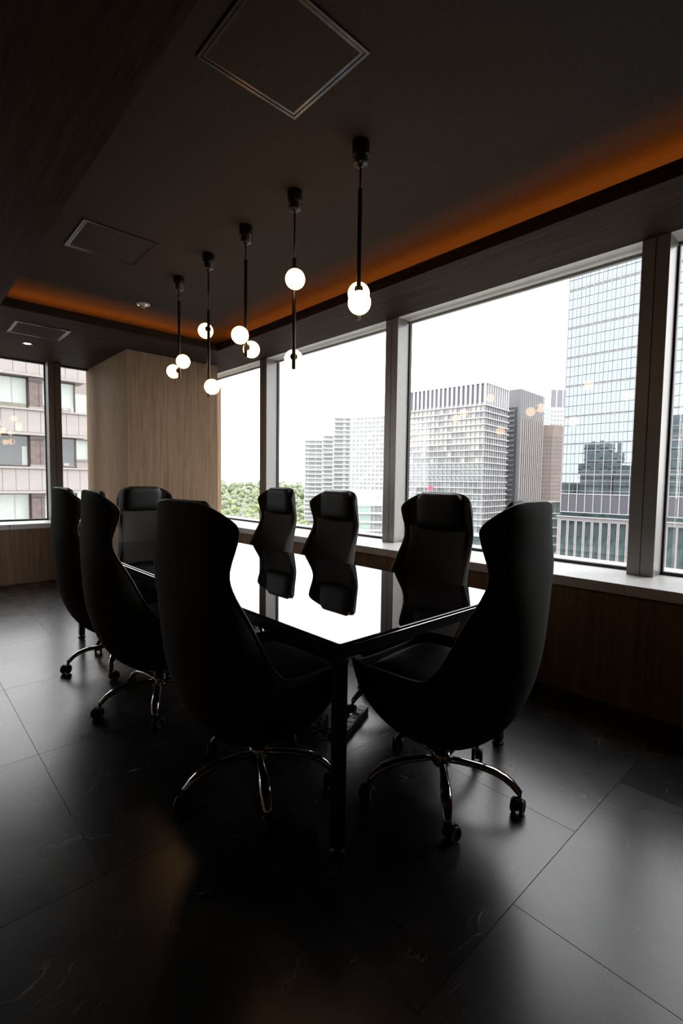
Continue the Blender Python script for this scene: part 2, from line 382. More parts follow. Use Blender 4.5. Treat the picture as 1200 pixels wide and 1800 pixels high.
for x, y, zt, gl, lab in (
    (1.720,1.761,2.666,((2.101,.004,1),(2.196,0,0)),'pendant lamp nearest the camera, its two globes overlapping on a long rod'),
    (1.733,2.301,2.513,((2.369,.005,1),(1.966,0,0)),'second pendant lamp from the camera, one globe high and one at its foot'),
    (1.739,2.828,2.672,((2.174,-.036,1),(2.120,.037,0)),'middle pendant lamp of the row, globes side by side near its foot'),
    (1.751,3.357,2.483,((2.354,-.021,0),(1.922,.023,1)),'fourth pendant lamp from the camera, lowest of the row, globes far apart'),
    (1.770,3.893,2.692,((2.197,.029,1),(2.137,-.046,0)),'pendant lamp farthest from the camera, in front of the oak column')):
    pendant(x, y, zt, [(z, ga(x, y, l, f)) for z, l, f in gl], lab)

# ------------------------------------------------------------------ conference table
TX0, TX1, TY0, TY1, TZ = 1.05, 2.14, 1.138, 4.18, .725
tb = thing('conference_table', 'long black glass conference table mirroring the bright windows', 'table', ((TX0+TX1)/2, (TY0+TY1)/2, 0))
hx, hy = (TX1-TX0)/2, (TY1-TY0)/2
def rounded_slab(hx, hy, z0, z1, r, c):
    pts = []
    for cx, cy, a0 in ((hx-r,hy-r,0),(-hx+r,hy-r,PI/2),(-hx+r,-hy+r,PI),(hx-r,-hy+r,1.5*PI)):
        for i in range(7):
            a = a0 + i/6*PI/2; pts.append((cx+r*math.cos(a), cy+r*math.sin(a), math.cos(a), math.sin(a)))
    n = len(pts); lv = [(z0,c),(z0+c,0),(z1-c,0),(z1,c)]
    vs = [(x-a*i, y-b*i, z) for z, i in lv for x, y, a, b in pts]
    fs = [(k*n+j, k*n+(j+1)%n, (k+1)*n+(j+1)%n, (k+1)*n+j) for k in range(3) for j in range(n)]
    return MB().add(vs, fs + [tuple(reversed(range(n))), tuple(range(3*n, 4*n))])
rounded_slab(hx, hy, TZ-.010, TZ, .012, .0025).obj('glass_top', M['tglass'], tb)
rounded_slab(hx+.0035, hy+.0035, TZ-.0135, TZ-.0102, .015, .0012).obj('edge_trim', M['chrome'], tb)
rl = .05
box('apron_rail', (-hx+.003,-hy+.003,TZ-.055), (-hx+.043,hy-.003,TZ-.0132), M['frame'], tb, bevel=.002)
box('apron_rail', (hx-.043,-hy+.003,TZ-.055), (hx-.003,hy-.003,TZ-.0132), M['frame'], tb, bevel=.002)
box('apron_rail', (-hx+.043,-hy+.003,TZ-.055), (hx-.043,-hy+.043,TZ-.0132), M['frame'], tb, bevel=.002)
box('apron_rail', (-hx+.043,hy-.043,TZ-.055), (hx-.043,hy-.003,TZ-.0132), M['frame'], tb, bevel=.002)
for sx in (-1, 1):
    for sy in (-1, 1):
        cx, cy = sx*(hx-.023), sy*(hy-.023)
        lg = box('leg', (cx-.02,cy-.02,.018), (cx+.02,cy+.02,TZ-.055), M['frame'], tb, bevel=.004)
        MB().lathe([(0,0),(.026,0),(.027,.003),(.024,.010),(.012,.012),(.012,.019),(0,.019)], 20, (cx,cy,0)).obj('levelling_foot', M['plastic'], lg)

# ------------------------------------------------------------------ conference chairs
SPINE = [(-.345,1.188),(-.352,1.180),(-.358,1.158),(-.362,1.115),(-.364,1.05),(-.368,.96),(-.371,.88),(-.371,.77),(-.363,.64),(-.340,.52),(-.291,.39),(-.215,.29),(-.11,.225),(.01,.205),(.12,.22),(.21,.285),(.262,.395),(.285,.505)]
RIM = [(.085,-.345,1.188),(.160,-.338,1.176),(.214,-.306,1.146),(.245,-.268,1.104),(.248,-.273,1.055),(.242,-.300,.958),(.242,-.283,.885),(.250,-.222,.775),(.262,-.155,.635),(.268,-.105,.567),(.272,-.06,.541),(.274,.02,.536),(.274,.10,.536),(.272,.17,.536),(.268,.225,.536),(.260,.258,.535),(.250,.275,.534),(.238,.286,.532)]
NV, NU = 56, 33
def make_chair():
    t = thing('conference_chair', '', 'chair', (0,0,0), 0, 'high-back conference chairs around the table')
    sp = catmull(SPINE, NV); rm = catmull(RIM, NV)
    grid = []; inner = []
    for i in range(NV):
        sy_, sz = sp[i]; rx, ry, rz = rm[i]; n = 2.3; th = .026
        bv = Vector((0, sy_-ry, sz-rz)); bd = bv.normalized() if bv.length > .03 else Vector((0, -.93, .35))
        row = []; irow = []
        for j in range(NU):
            a = PI * j / (NU-1); c, s = math.cos(a), math.sin(a)
            ex = math.copysign(abs(c)**(2/n), c); k = abs(s)**(2/n)
            p = Vector((ex*rx, ry + (sy_-ry)*k, rz + (sz-rz)*k)); row.append(tuple(p))
            irow.append(tuple(p - Vector((ex*th*.75, 0, 0)) - bd*th*k))
        grid.append(row); inner.append(irow)
    mb = MB(); N1 = NV*NU; q = lambda i, j: i*NU+j
    per = [(i,0) for i in range(NV)] + [(NV-1,j) for j in range(1,NU)] + [(i,NU-1) for i in range(NV-2,-1,-1)] + [(0,j) for j in range(NU-2,0,-1)]
    fs = [(q(i,j), q(i+1,j), q(i+1,j+1), q(i,j+1)) for i in range(NV-1) for j in range(NU-1)] + [(N1+q(i,j+1), N1+q(i+1,j+1), N1+q(i+1,j), N1+q(i,j)) for i in range(NV-1) for j in range(NU-1)]
    fs += [(q(*a), q(*b), N1+q(*b), N1+q(*a)) for a, b in zip(per, per[1:]+per[:1])]
    mb.add([p for r in grid for p in r] + [p for r in inner for p in r], fs, True)
    sh = mb.obj('shell', M['shell'], t)
    # piping along the rim
    rim = [grid[i][0] for i in range(NV)] + [tuple(grid[NV-1][j]) for j in range(1, NU-1)] + [grid[i][NU-1] for i in range(NV-1, -1, -1)] + [grid[0][j] for j in range(NU-2, 0, -1)]
    MB().tube(rim + [rim[0]], .0042, 8, cap=False).obj('piping', M['piping'], sh, fix=False)
    # cushions
    def at_z(z):
        for k in range(NV-1):
            if rm[k+1][2] <= z <= rm[k][2]:
                f = (rm[k][2]-z) / max(1e-6, rm[k][2]-rm[k+1][2]); rx, ry = [rm[k][q] + (rm[k+1][q]-rm[k][q])*f for q in (0, 1)]; break
        else: rx, ry = rm[0][:2] if z > 1 else (.272, -.06)
        for k in range(NV-1):
            if sp[k+1][1] <= z <= sp[k][1]:
                f = (sp[k][1]-z) / max(1e-6, sp[k][1]-sp[k+1][1]); return rx, ry, sp[k][0] + (sp[k+1][0]-sp[k][0])*f
        return rx, ry, sp[0][0]
    def lining(x, z):
        rx, ry, sy_ = at_z(z); u = min(.999, abs(x)/rx)
        return sy_ + (ry-sy_)*(1-(1-u**2.3)**(1/2.3))
    def pillow(name, wf, z0, z1, off, T, mat, nu=22, nv=18, e=8, flatten=0):
        V = []; Fq = []
        for side in (0, 1):
            for i in range(nv+1):
                v = 2*i/nv-1; z = (z0+z1)/2 + (z1-z0)/2*v; w_ = wf(z)
                for j in range(nu+1):
                    u = 2*j/nu-1; x = u*w_
                    h = T*math.sqrt(max(0,1-abs(u)**e))*math.sqrt(max(0,1-abs(v)**e))
                    y0 = lining(x*(1-flatten), z) + off
                    V.append((x, y0 + (h if side else 0), z))
        st = nu+1; of_ = (nv+1)*st
        for i in range(nv):
            for j in range(nu):
                a = i*st+j; Fq.append((a,a+1,a+st+1,a+st)); b = a+of_; Fq.append((b,b+st,b+st+1,b+1))
        return MB().add(V, Fq, True).obj(name, mat, t)
    pillow('back_cushion', lambda z: at_z(z)[0]-.026, .53, .985, .027, .030, M['shell'], e=10)
    pillow('headrest', lambda z: .176 - .050*max(0,(z-1.115)/.075)**2, .968, 1.190, .030, .052, M['leather'], e=6, flatten=.75)
    mb = MB(); nu, nv = 22, 22; V = []
    for side in (0,1):
        for i in range(nv+1):
            v = 2*i/nv-1
            for j in range(nu+1):
                u = 2*j/nu-1; h = math.sqrt(max(0,1-abs(u)**7))*math.sqrt(max(0,1-abs(v)**9))
                y = .012 + .240*v; wv = .246 - .02*max(0,v-.6) - .10*max(0,-v-.1)**1.6; V.append((u*wv, y, (.445 + .078*h + .012*(1-u*u)*h) if side else .445 - .02*h))
    st = nu+1; off = (nv+1)*st; Fq = []
    for i in range(nv):
        for j in range(nu):
            a = i*st+j; Fq.append((a,a+st,a+st+1,a+1)); b = a+off; Fq.append((b,b+1,b+st+1,b+st))
    mb.add(V, Fq, True).obj('seat_cushion', M['leather'], t)
    # gas lift and star base
    MB().lathe([(0,.150),(.026,.150),(.026,.225),(.019,.226),(.019,.29),(0,.29)], 20).obj('gas_lift', M['plastic'], t)
    MB().lathe([(0,.100),(.030,.100),(.036,.106),(.036,.150),(.031,.156),(0,.156)], 24).obj('base_hub', M['chrome'], t)
    path = [(.02,0,.130),(.08,0,.134),(.15,0,.134),(.205,0,.128),(.245,0,.115),(.275,0,.096),(.296,0,.074),(.304,0,.066)]
    lm = MB().tube(path, [.0165,.0160,.0175,.0205,.0215,.019,.0155,.014], 14, flat=[.85,.8,.7,.65,.65,.7,.85,.9]).mesh('leg', M['chrome'])
    sw = [.5, 2.6, 4.0, 5.4, 1.4]
    for k in range(5):
        lg = link('leg', lm, t); lg['base'] = k
        a = sw[k]; R3 = Matrix.Rotation(a, 3, 'Z'); ctr = Vector((.303, 0, 0)); tr = R3 @ Vector((-.020, 0, 0)) + ctr
        def put(mb): mb.v = [tuple(R3 @ (Vector(p)) + tr) for p in mb.v]; return mb
        hood = MB(); nseg = 12; ri, ro, hw = .0265, .0305, .0085
        arc = [(-.35 + i/nseg*(PI+.5)) for i in range(nseg+1)]
        vs = []
        for th in arc:
            for rr, yy in ((ro,-hw),(ro,hw),(.012,hw),(.012,-hw)):
                vs.append((rr*math.cos(th), yy, .0285 + rr*math.sin(th)))
        fs = [(i*4+q, i*4+(q+1)%4, (i+1)*4+(q+1)%4, (i+1)*4+q) for i in range(nseg) for q in range(4)] + [(3,2,1,0), (nseg*4,nseg*4+1,nseg*4+2,nseg*4+3)]
        hood.add(vs, fs); hood = put(hood); hood.tube([(ctr.x,0,.045),(ctr.x,0,.070)], .0075, 10)
        cs = hood.obj('caster', M['plastic'], t); cs['base'] = k
        for s in (-1, 1):
            wh = put(MB().lathe([(0,s*.0095),(.024,s*.0095),(.0275,s*.012),(.0285,s*.016),(.0275,s*.021),(.0255,s*.0235),(.015,s*.0235),(.014,s*.021),(0,s*.021)], 22, (0,0,.0285), 'y')).obj('wheel', M['plastic'], cs)
            put(MB().lathe([(.0205,s*.0238),(.0245,s*.0238),(.0245,s*.0225),(.0205,s*.0225),(.0205,s*.0238)], 22, (0,0,.0285), 'y')).obj('wheel_ring', M['ring'], cs)
    return t
proto = make_chair()
def spin(root, rz, base):
    for c in root.children:
        if 'base' in c.keys(): c.rotation_euler = (0, 0, math.radians(base) + 2*PI/5*c['base'] - rz)
CH = [
 (1.622,1.135,4.4,4,0,'high-back chair at the near end of the table, facing away, closest to the right windows'),
 (1.086,1.665,-86.5,27,-.012,'largest high-back chair in view, nearest of the three on the left side of the table'),
 (1.072,2.640,-93,27,0,'middle high-back chair of the three seen from behind along the left of the table'),
 (1.105,3.400,-90.5,27,0,'leftmost high-back chair, seen from behind beside the far wall'),
 (1.700,4.190,180,40,-.010,'high-back chair at the far end of the table, facing the camera before the oak column'),
 (2.100,3.395,90,47,0,'farthest of the three chairs along the windows, against the park trees'),
 (2.105,2.680,90,30,-.008,'middle chair of the three along the windows, in front of the stepped white hotel'),
 (2.085,1.745,90,18,0,'nearest of the three chairs along the windows, in front of the white gridded office block'),
]
chairs = [proto] + [copy_tree(proto) for _ in CH[1:]]
for o, (x, y, a, b, dz, lab) in zip(chairs, CH):
    o.location = (x, y, 0); rz = math.radians(a); o.rotation_euler = (0, 0, rz); o['label'] = lab; spin(o, rz, b)
    for c in o.children:                       # seat height differs a little from chair to chair
        if 'base' not in c.keys() and not c.name.startswith(('base_hub', 'gas_lift')): c.location.z = dz

# ------------------------------------------------------------------ sockets and leads on the floor under the table
ps = thing('power_strip', 'long black multi-socket power strip on the floor under the table', 'power strip', (1.71, 1.745, 0), math.atan2(.11, .25))
box('casing', (-.16,-.026,.0), (.16,.026,.036), M['plastic'], ps, bevel=.004)
for i in range(6): box('socket', (-.138+.048*i,-.017,.0355), (-.104+.048*i,.017,.0385), M['ring'] if 0 else plain('socket_face_grey', (.05,.05,.055), .4), ps, bevel=.002) if i == 0 else piece('socket', (-.121+.048*i, 0, .037), (.034,.034,.003), bpy.data.materials['socket_face_grey'], ps)
ad = thing('power_adapter', 'small black power adapter beside the tangled leads under the table', 'adapter', (1.60, 1.735, 0), .5)
box('adapter_body', (-.03,-.045,0), (.03,.045,.034), M['plastic'], ad, bevel=.005); box('rating_label', (-.022,-.035,.0338), (.022,.03,.0345), plain('pale_rating_plate', (.25,.25,.25), .5), ad)
cb = MB(); random.seed(3)
pts = []
for i in range(90):
    a = i * .42; r = .045 + .03*math.sin(i*.31) + .012*math.sin(i*1.7)
    pts.append((1.52 + r*math.cos(a), 1.83 + r*1.3*math.sin(a), .006 + .045*abs(math.sin(i*.23)) + .02*abs(math.sin(i*.9))))
pts += [(1.56,1.80,.01),(1.585,1.775,.014),(1.60,1.74,.02)]
tag(MB().tube(catmull(pts, 360), .0042, 7).obj('power_lead', M['plastic']), 'tangled black power lead coiled on the floor behind the near table leg', 'cable')

# ================================================================== the city outside
GZ = -36.0
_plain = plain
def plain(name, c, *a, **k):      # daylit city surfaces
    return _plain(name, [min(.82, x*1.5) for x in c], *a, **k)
E_ = dict(
    asphalt=plain('grey_paving_and_asphalt', (.20,.20,.19), .9, 0, .25, .05),
    stone=plain('pinkish_limestone_panel', (.245,.222,.210), .8, 0, .06, .8),
    stone_dk=plain('limestone_moulding', (.20,.18,.168), .8, 0, .06, .8),
    granite=plain('reddish_granite_pilaster', (.105,.078,.074), .5, 0, .25, 3),
    bronze=plain('brown_window_metal', (.05,.036,.032), .4, .2),
    window_backing=plain('pale_green_window_blind', (.345,.385,.355), .8, 0, .05, .6),
    room=plain('dim_office_interior', (.045,.055,.055), .9, 0, .4, .5),
    clutter=plain('books_on_the_ledge', (.12,.10,.05), .8, 0, .6, 1.5),
    tower_glass=plain('blue_mirror_glass', (.140,.160,.170), .015, 1, .05, .05),
    tower_bar=plain('dark_slab_edge_metal', (.055,.058,.062), .4, .2),
    tower_mull=plain('pale_aluminium_fin', (.26,.245,.25), .5),
    tower_dark=plain('dark_louvre_panel', (.040,.040,.049), .45),
    tower_core=plain('tower_core_dark', (.03,.035,.04), .6),  # even dark body colour behind the facade panes
    podium=plain('pinkish_grey_podium_stone', (.17,.155,.155), .7),
    pod_glass=plain('teal_podium_glass', (.035,.055,.056), .03, .55, .6, .18),
    mirror_b=plain('blue_grey_office_facade', (.17,.205,.215), .4, 0, .3, .08),
    off_white=plain('white_precast_concrete', (.30,.30,.305), .7, 0, .05, .2),
    off_wall=plain('pale_grey_facade_wall', (.20,.20,.205), .7, 0, .05, .2),
    off_top=plain('slate_louvre_infill', (.085,.085,.10), .6),
    pane_l=plain('pane_with_cream_blinds', (.27,.265,.235), .25, 0, .12, .3),
    pane_m=plain('pane_grey', (.13,.135,.14), .15, 0, .2, .3),
    pane_d=plain('pane_dark', (.075,.077,.082), .12, 0, .2, .3),
    pane_t=plain('pane_teal', (.17,.20,.195), .2, 0, .12, .3),
    dk_wall=plain('dark_grey_tower_cladding', (.085,.085,.088), .6, 0, .06, .1),
    dk_top=plain('grey_tower_cap', (.105,.105,.11), .7, 0, .06, .1),
    dk_fin=plain('rosy_grey_fin', (.150,.135,.130), .6, 0, .06, .1),
    dk_slot=plain('dark_slot_glass', (.05,.052,.058), .25),  # even dark grey of the body between the ribs
    brown=plain('brown_brick_tile_tower', (.135,.108,.098), .8, 0, .1, .15),
    brown_w=plain('brown_tower_window', (.055,.05,.05), .25),
    far_w=plain('far_white_tower', (.30,.30,.31), .8, 0, .05, .1),
    far_d=plain('far_tower_dark_crown', (.115,.11,.13), .7),
    green_g=plain('green_tinted_glass', (.085,.12,.115), .08, .3, .3, .2),
    hotel=plain('white_hotel_wall', (.30,.30,.295), .8, 0, .04, .1),
    hotel_b=plain('hotel_bay_grey', (.19,.20,.205), .6, 0, .15, .2),  # mid grey used on some window bays and the penthouse
    hotel_w=plain('hotel_window_glass', (.12,.128,.132), .2, 0, .25, .3),
    screen=plain('pale_roof_screen', (.36,.36,.36), .8),
    teal=plain('pale_teal_curtain_wall', (.20,.27,.245), .2, .1, .1, .3),
    red=plain('mottled_red_mark', (.42,.03,.05), .7, 0, .5, 1.2),
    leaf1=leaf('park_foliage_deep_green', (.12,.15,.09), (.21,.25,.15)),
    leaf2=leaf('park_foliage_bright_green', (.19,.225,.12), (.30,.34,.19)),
    leaf3=leaf('park_foliage_hazed_green', (.17,.20,.15), (.27,.305,.225)),  # paler leaf colour, carrying the haze of the far park
    bark=plain('tree_bark', (.06,.045,.035), .9),
)
gr = struct(MB().add([(-400,-400,GZ),(2600,-400,GZ),(2600,2600,GZ),(-400,2600,GZ)], [(0,1,2,3)]).obj('ground', E_['asphalt'], fix=False))

# ------------------------------------------------------------------ own building below and around the room (mirrored in the glass tower)
ob = struct(link('office_building_shell', None, None, (0, 0, GZ)))
box('lower_storeys', (-30,-40,0), (XO+.05,YG+.05,-GZ-.13), E_['off_wall'], ob)
box('upper_storeys', (-30,-40,-GZ+3.15), (XO+.05,YG+.05,-GZ+40), E_['off_wall'], ob)

# ------------------------------------------------------------------ neighbour with limestone spandrels and ribbon windows
NY = 39.5
nb = thing('stone_office_building', 'close neighbouring office block with pinkish stone spandrels behind the left windows', 'building', (0, NY, 0))
XE, XWE, XA = 11.04, 10.22, -8.0
box('rear_wall', (XA,1.6,GZ), (10.2,14,10.2), E_['stone_dk'], nb)
PJ = [XA + i*0 for i in range(0)]
for fl in range(-9, 2):
    zt = 8.131 + 4.0*(fl-1)           # head of this storey's windows
    z0, z1 = zt, zt + 1.84            # spandrel above the windows
    vis = -1 <= fl <= 2
    sp = box('spandrel', (XA,.05,z0+.02), (XE-.3,1.7,z1), E_['stone_dk'], nb)
    MB().add([(XE-.3,.05,z0+.02),(XE,.0+.05,z0+.35),(XE,.05,z1),(XE-.3,.05,z1),(XE-.3,1.7,z0+.02),(XE,1.7,z0+.35),(XE,1.7,z1),(XE-.3,1.7,z1)],
        [(0,1,2,3),(7,6,5,4),(0,4,5,1),(1,5,6,2),(2,6,7,3),(3,7,4,0)]).obj('corner_block', E_['stone'], sp)
    piece('cornice', ((XA+XE)/2, -.02, z0+.10), (XE-XA, .24, .17), E_['stone'], nb)
    piece('sill_band', ((XA+XE)/2, -.03, z1-.06), (XE-XA, .30, .13), E_['stone'], nb)
    if vis:
        x = 7.85 + .765*4 - .01
        xs = [11.03, 10.262, 9.46, 8.66, 7.85, 7.075, 6.31, 5.55, 4.79, 4.03]
        for a, b in zip(xs[1:], xs): piece('stone_panel', ((a+b)/2, 0, (z0+z1)/2+.03), (b-a-.022, .10, 1.84-.36), E_['stone'], nb)
    else: piece('stone_panel', ((XA+XE)/2, 0, (z0+z1)/2+.03), (XE-XA, .10, 1.48), E_['stone'], nb)
    # the storey's windows: recessed glass, blinds or dim-room sheets behind, granite pilasters between
    zb = zt - 2.16
    for a, b, n in ((XA, 3.6, 0), (4.3, 7.25, 1), (8.05, XWE, 2)):
        wn = piece('window', ((a+b)/2, .62, (zb+zt)/2), (b-a, .03, 2.16), M['glass'], nb)
        if not vis: continue
        f = MB(); w2, h2 = (b-a)/2, 1.08
        for q in ((-w2,-w2+.06,-h2,h2),(w2-.10,w2,-h2,h2),(-w2,w2,-h2,-h2+.10),(-w2,w2,h2-.06,h2)): f.box((q[0],-.08,q[2]),(q[1],.05,q[3]))
        f.obj('window_frame', E_['bronze'], wn, fix=False)
        dk = (fl == 0)
        piece('window_backing', (0, .12, .06 if dk else .16), (b-a-.1, .02, 2.0 if dk else 1.75), E_['room'] if dk else E_['window_backing'], wn)  # dark storey: sheet coloured as the dim room, no blind
        if fl == 1 and n == 1: piece('ledge_books', (.2,.10,-.88), (2.4,.02,.26), E_['clutter'], wn)
        if n == 2: piece('wall_strip', (-.35,.10,-.35), (.12,.03,1.3), E_['room'], wn); piece('notice', (.45,.1,-.82), (.32,.02,.18), E_['hotel'], wn)
        if n == 1 and not dk: piece('blind_edge', (.55,.105,.16), (.09,.02,1.75), E_['pane_t'], wn)
        if dk and n == 1: piece('cabinet', (-.9,.10,-.7), (.5,.02,.6), E_['window_backing'], wn); piece('cabinet', (1.2,.10,-.3), (.3,.02,1.3), E_['window_backing'], wn)
    for a, b in ((3.6,4.3), (7.25,8.05)):
        pl = piece('pilaster', ((a+b)/2, .42, (zb+zt)/2), (b-a, .5, 2.16), E_['granite'], nb)
        if vis:
            piece('groove', ((b-a)*.22, -.252, 0), (.06,.01,2.0), E_['bronze'], pl)
            piece('capital', (0,-.03,.98), (b-a+.04,.56,.16), E_['granite'], pl); piece('capital', (0,-.02,.78), (b-a+.02,.54,.05), E_['bronze'], pl); piece('plinth', (0,-.04,-1.0), (b-a+.06,.6,.16), E_['stone_dk'], pl)
# recessed wing of the neighbour
wg = 8.0
box('wing_wall', (10.2,wg+.4,GZ), (13.72,wg+6,10.6), E_['stone_dk'], nb)
for fl in range(-8, 1):
    z = 6.935 + 4.97*0 + (fl)*4.0 - .0
    piece('wing_spandrel', (11.9, wg+.2, z-1.2), (3.5,.5,2.2), E_['stone'], nb)
    piece('wing_cornice', (11.9, wg+.1, z-.14), (3.56,.6,.10), E_['stone_dk'], nb)
    piece('wing_window', (11.7, wg+.36, z+.8), (3.0,.05,1.7), E_['window_backing'], nb)
    piece('wing_mullion', (13.4, wg+.2, z+.8), (.2,.3,1.8), E_['hotel'], nb)

# ------------------------------------------------------------------ blue glass tower
TXX, TYL = 223.6, 95.75
gt = thing('glass_tower', 'tall blue mirror-glass office tower rising past the top of the right window', 'building', (TXX, TYL, 0))
PW = 1.735; NC = 48; TOP = 124.0
box('core', (.6,-NC*PW+.3,GZ), (38,-.4,TOP), E_['tower_core'], gt)
box('corner_return', (.2,-.4,GZ), (38,.0,TOP), E_['tower_mull'], gt)
lv = [-2.77, 1.6, 5.97]
for a, b, n in ((5.97,19.26,3),(19.26,31.45,3),(31.45,44.81,3),(44.81,57.32,3),(57.32,70.19,3),(70.19,86.48,4),(86.48,99.2,3),(99.2,112,3),(112,TOP,3)):
    lv += [a + (b-a)*i/n for i in range(1, n+1)]
thick = {5.97,19.26,31.45,44.81,57.32,70.19,86.48,99.2,112}
rest = MB(); cnt = 0; random.seed(11)
for r in range(len(lv)-1):
    z0, z1 = lv[r], lv[r+1]
    for c in range(NC):
        y = -(c+.5)*PW; hgt = z1-z0-.3
        if c < 16 and 2 <= r < 20 and cnt < 300:
            p = piece('glass_pane', (.12, y, (z0+z1)/2), (.05, PW-.14, 4.05), E_['tower_glass'], gt); p.scale.z = hgt/4.05
            p.rotation_euler = (0, random.uniform(-.004,.004), random.uniform(-.006,.006)); cnt += 1
        else: rest.box((.095, y-PW/2+.07, z0+.15), (.145, y+PW/2-.07, z1-.15))
o = rest.obj('glass_panes', E_['tower_glass'], gt, fix=False); o['kind'] = 'stuff'
for r, z in enumerate(lv):
    th = min(abs(z-q) for q in thick) < .05
    piece('floor_edge', (.05, -NC*PW/2, z), (.4 if th else .22, NC*PW, .50 if th else .22), E_['tower_bar'], gt)
    if th: piece('floor_ledge', (-.05, -NC*PW/2, z-.40), (.5, NC*PW, .16), E_['tower_mull'], gt)
    if r < len(lv)-1: piece('transom', (.06, -NC*PW/2, z+1.25), (.14, NC*PW, .10), E_['tower_mull'], gt)
for c in range(NC+1):
    big = c % 2 == 0
    piece('facade_fin' if big else 'facade_mullion', (.0 if big else .05, -c*PW, (lv[0]+TOP)/2), (.32 if big else .16, .15 if big else .10, TOP-lv[0]), E_['tower_mull'] if big else E_['tower_bar'], gt)
NB = NC//2; BW = PW*2
for b in range(NB):
    yc = -(b+.5)*BW
    piece('louvre_panel', (.15, yc, -6.9), (.1, BW-.24, 8.0), E_['tower_dark'], gt)
    piece('louvre_post', (.0, yc+BW/2, -6.9), (.4, .24, 8.2), E_['tower_mull'], gt)
    wn = piece('podium_window', (.15, yc, -22.9), (.1, BW-.75, 16.0), E_['pod_glass'], gt)
    if b < 10:
        for yy in (-1, 1): piece('podium_frame', (-.12, yy*(BW/2-.42), 0), (.3, .16, 16.2), E_['tower_mull'], wn)
        piece('podium_frame', (-.12,0,8.1), (.3,BW-.68,.2), E_['tower_mull'], wn)
        piece('podium_transom', (-.05,0,-4.6), (.16,BW-.75,.14), E_['tower_bar'], wn)
        piece('podium_transom', (-.05,0,1.8), (.16,BW-.75,.10), E_['tower_bar'], wn)
        for yy in (-.45,.45): piece('podium_bar', (-.04,yy,0), (.12,.06,16), E_['tower_bar'], wn)
piece('louvre_rail', (0, -NC*PW/2, -2.9), (.5, NC*PW, .3), E_['tower_mull'], gt); piece('louvre_rail', (0, -NC*PW/2, -11.0), (.5, NC*PW, .3), E_['tower_mull'], gt)
piece('podium_gallery', (.2, -NC*PW/2, -12.0), (.2, NC*PW, 1.9), E_['pod_glass'], gt)
piece('podium_parapet', (-.6, -NC*PW/2+.6, -13.0), (1.6, NC*PW+1.6, .3), E_['tower_mull'], gt)
piece('podium_wall', (.3, -NC*PW/2+.5, -23.0), (.3, NC*PW+1.6, 20.0), E_['podium'], gt)
piece('podium_plinth', (-1.5, -NC*PW/2, -33.6), (5, NC*PW+6, 4.6), E_['off_white'], gt)

# buildings on this side of the street, out of the frame: the tower's facade mirrors them
def mirrored(x, y, wx, wy, steps, label):
    t = thing('mirrored_tower', label, 'building', (x, y, GZ))
    for i, (k, z0, z1) in enumerate(steps):
        box('storey_block', (-wx*k/2,-wy*k/2,z0), (wx*k/2,wy*k/2,z1), E_['mirror_b'], t)
        for j in range(int((z1-z0)//8)):
            piece('floor_band', (0,0,z0+8*j+4), (wx*k+.8, wy*k+.8, 1.1), E_['dk_wall'], t)
mirrored(-53, 177, 30, 27, ((1,0,66),(.8,66,77)), 'stepped tower mirrored in the lower panes of the blue glass tower')
mirrored(-50, 148, 30, 24, ((1,0,50),(.6,50,55)), 'lower broad block mirrored to the right of the stepped tower in the glass facade')
mirrored(-60, 112, 34, 30, ((1,0,92),(.7,92,98)), 'tall tower mirrored in the glass at the right edge of the picture')
mirrored(-40, 222, 40, 50, ((1,0,39),), 'flat-topped block mirrored at the left edge of the glass tower')

# ------------------------------------------------------------------ white gridded office block
of = thing('white_office_block', 'white office block with a fine window grid and striped slate crown', 'building', (228.25, 138.8, 0), math.radians(5.5))
LL, LR, NL, NR = 54.6, 28.0, 20, 10; BL, BR = LL/NL, LR/NR; ZT, ZP, FH = 53.3, 42.0, 3.33
box('body', (.6,.6,GZ), (LR-.2,LL,ZT-.4), E_['off_wall'], of)
random.seed(5)
rest = {}; cnt = 0
def opane(fl):
    q = random.random()
    if fl < 6: return 'pane_l' if q < .85 else 'pane_m'
    if fl < 9: return 'pane_d' if q < .45 else ('pane_m' if q < .75 else 'pane_l')
    if fl < 12: return 'pane_t' if q < .85 else 'pane_m'
    if fl < 14: return 'pane_d' if q < .6 else 'pane_m'
    return 'pane_t' if q < .6 else 'pane_m'
for fl in range(20):
    z1 = ZP - FH*fl; z0 = z1 - FH
    piece('floor_ledge', (-.1, LL/2-.2, z1), (1.5, LL+1.0, .52), E_['off_white'], of)
    piece('floor_ledge', (LR/2+.3, -.1, z1), (LR+1.7, 1.5, .52), E_['off_white'], of)
    for c in range(NL):
        y = (c+.5)*BL; k = opane(fl)
        if cnt < 300:
            p = piece('window_pane', (.5, y, (z0+z1)/2), (.2, BL-.8, FH-.7), E_[k], of); cnt += 1
            if 9 <= fl < 12 or fl >= 14: piece('lower_sash', (-.12,0,-.85), (.06,BL-.8,.7), E_['pane_d'], p)
            else: piece('sash_bar', (-.12, (BL-.8)*.18, 0), (.08,.28,FH-.7), E_['off_wall'], p)
        else: rest.setdefault(k, MB()).box((.4, y-BL/2+.4, z0+.35), (.6, y+BL/2-.4, z1-.35))
    for c in range(NR):
        x = (c+.5)*BR; k = 'pane_d' if random.random() < .7 else 'pane_m'
        rest.setdefault(k, MB()).box((x-BR/2+.45, .4, z0+.35), (x+BR/2-.45, .6, z1-.35))
for k, mb in rest.items(): o = mb.obj('window_panes', E_[k], of, fix=False); o['kind'] = 'stuff'
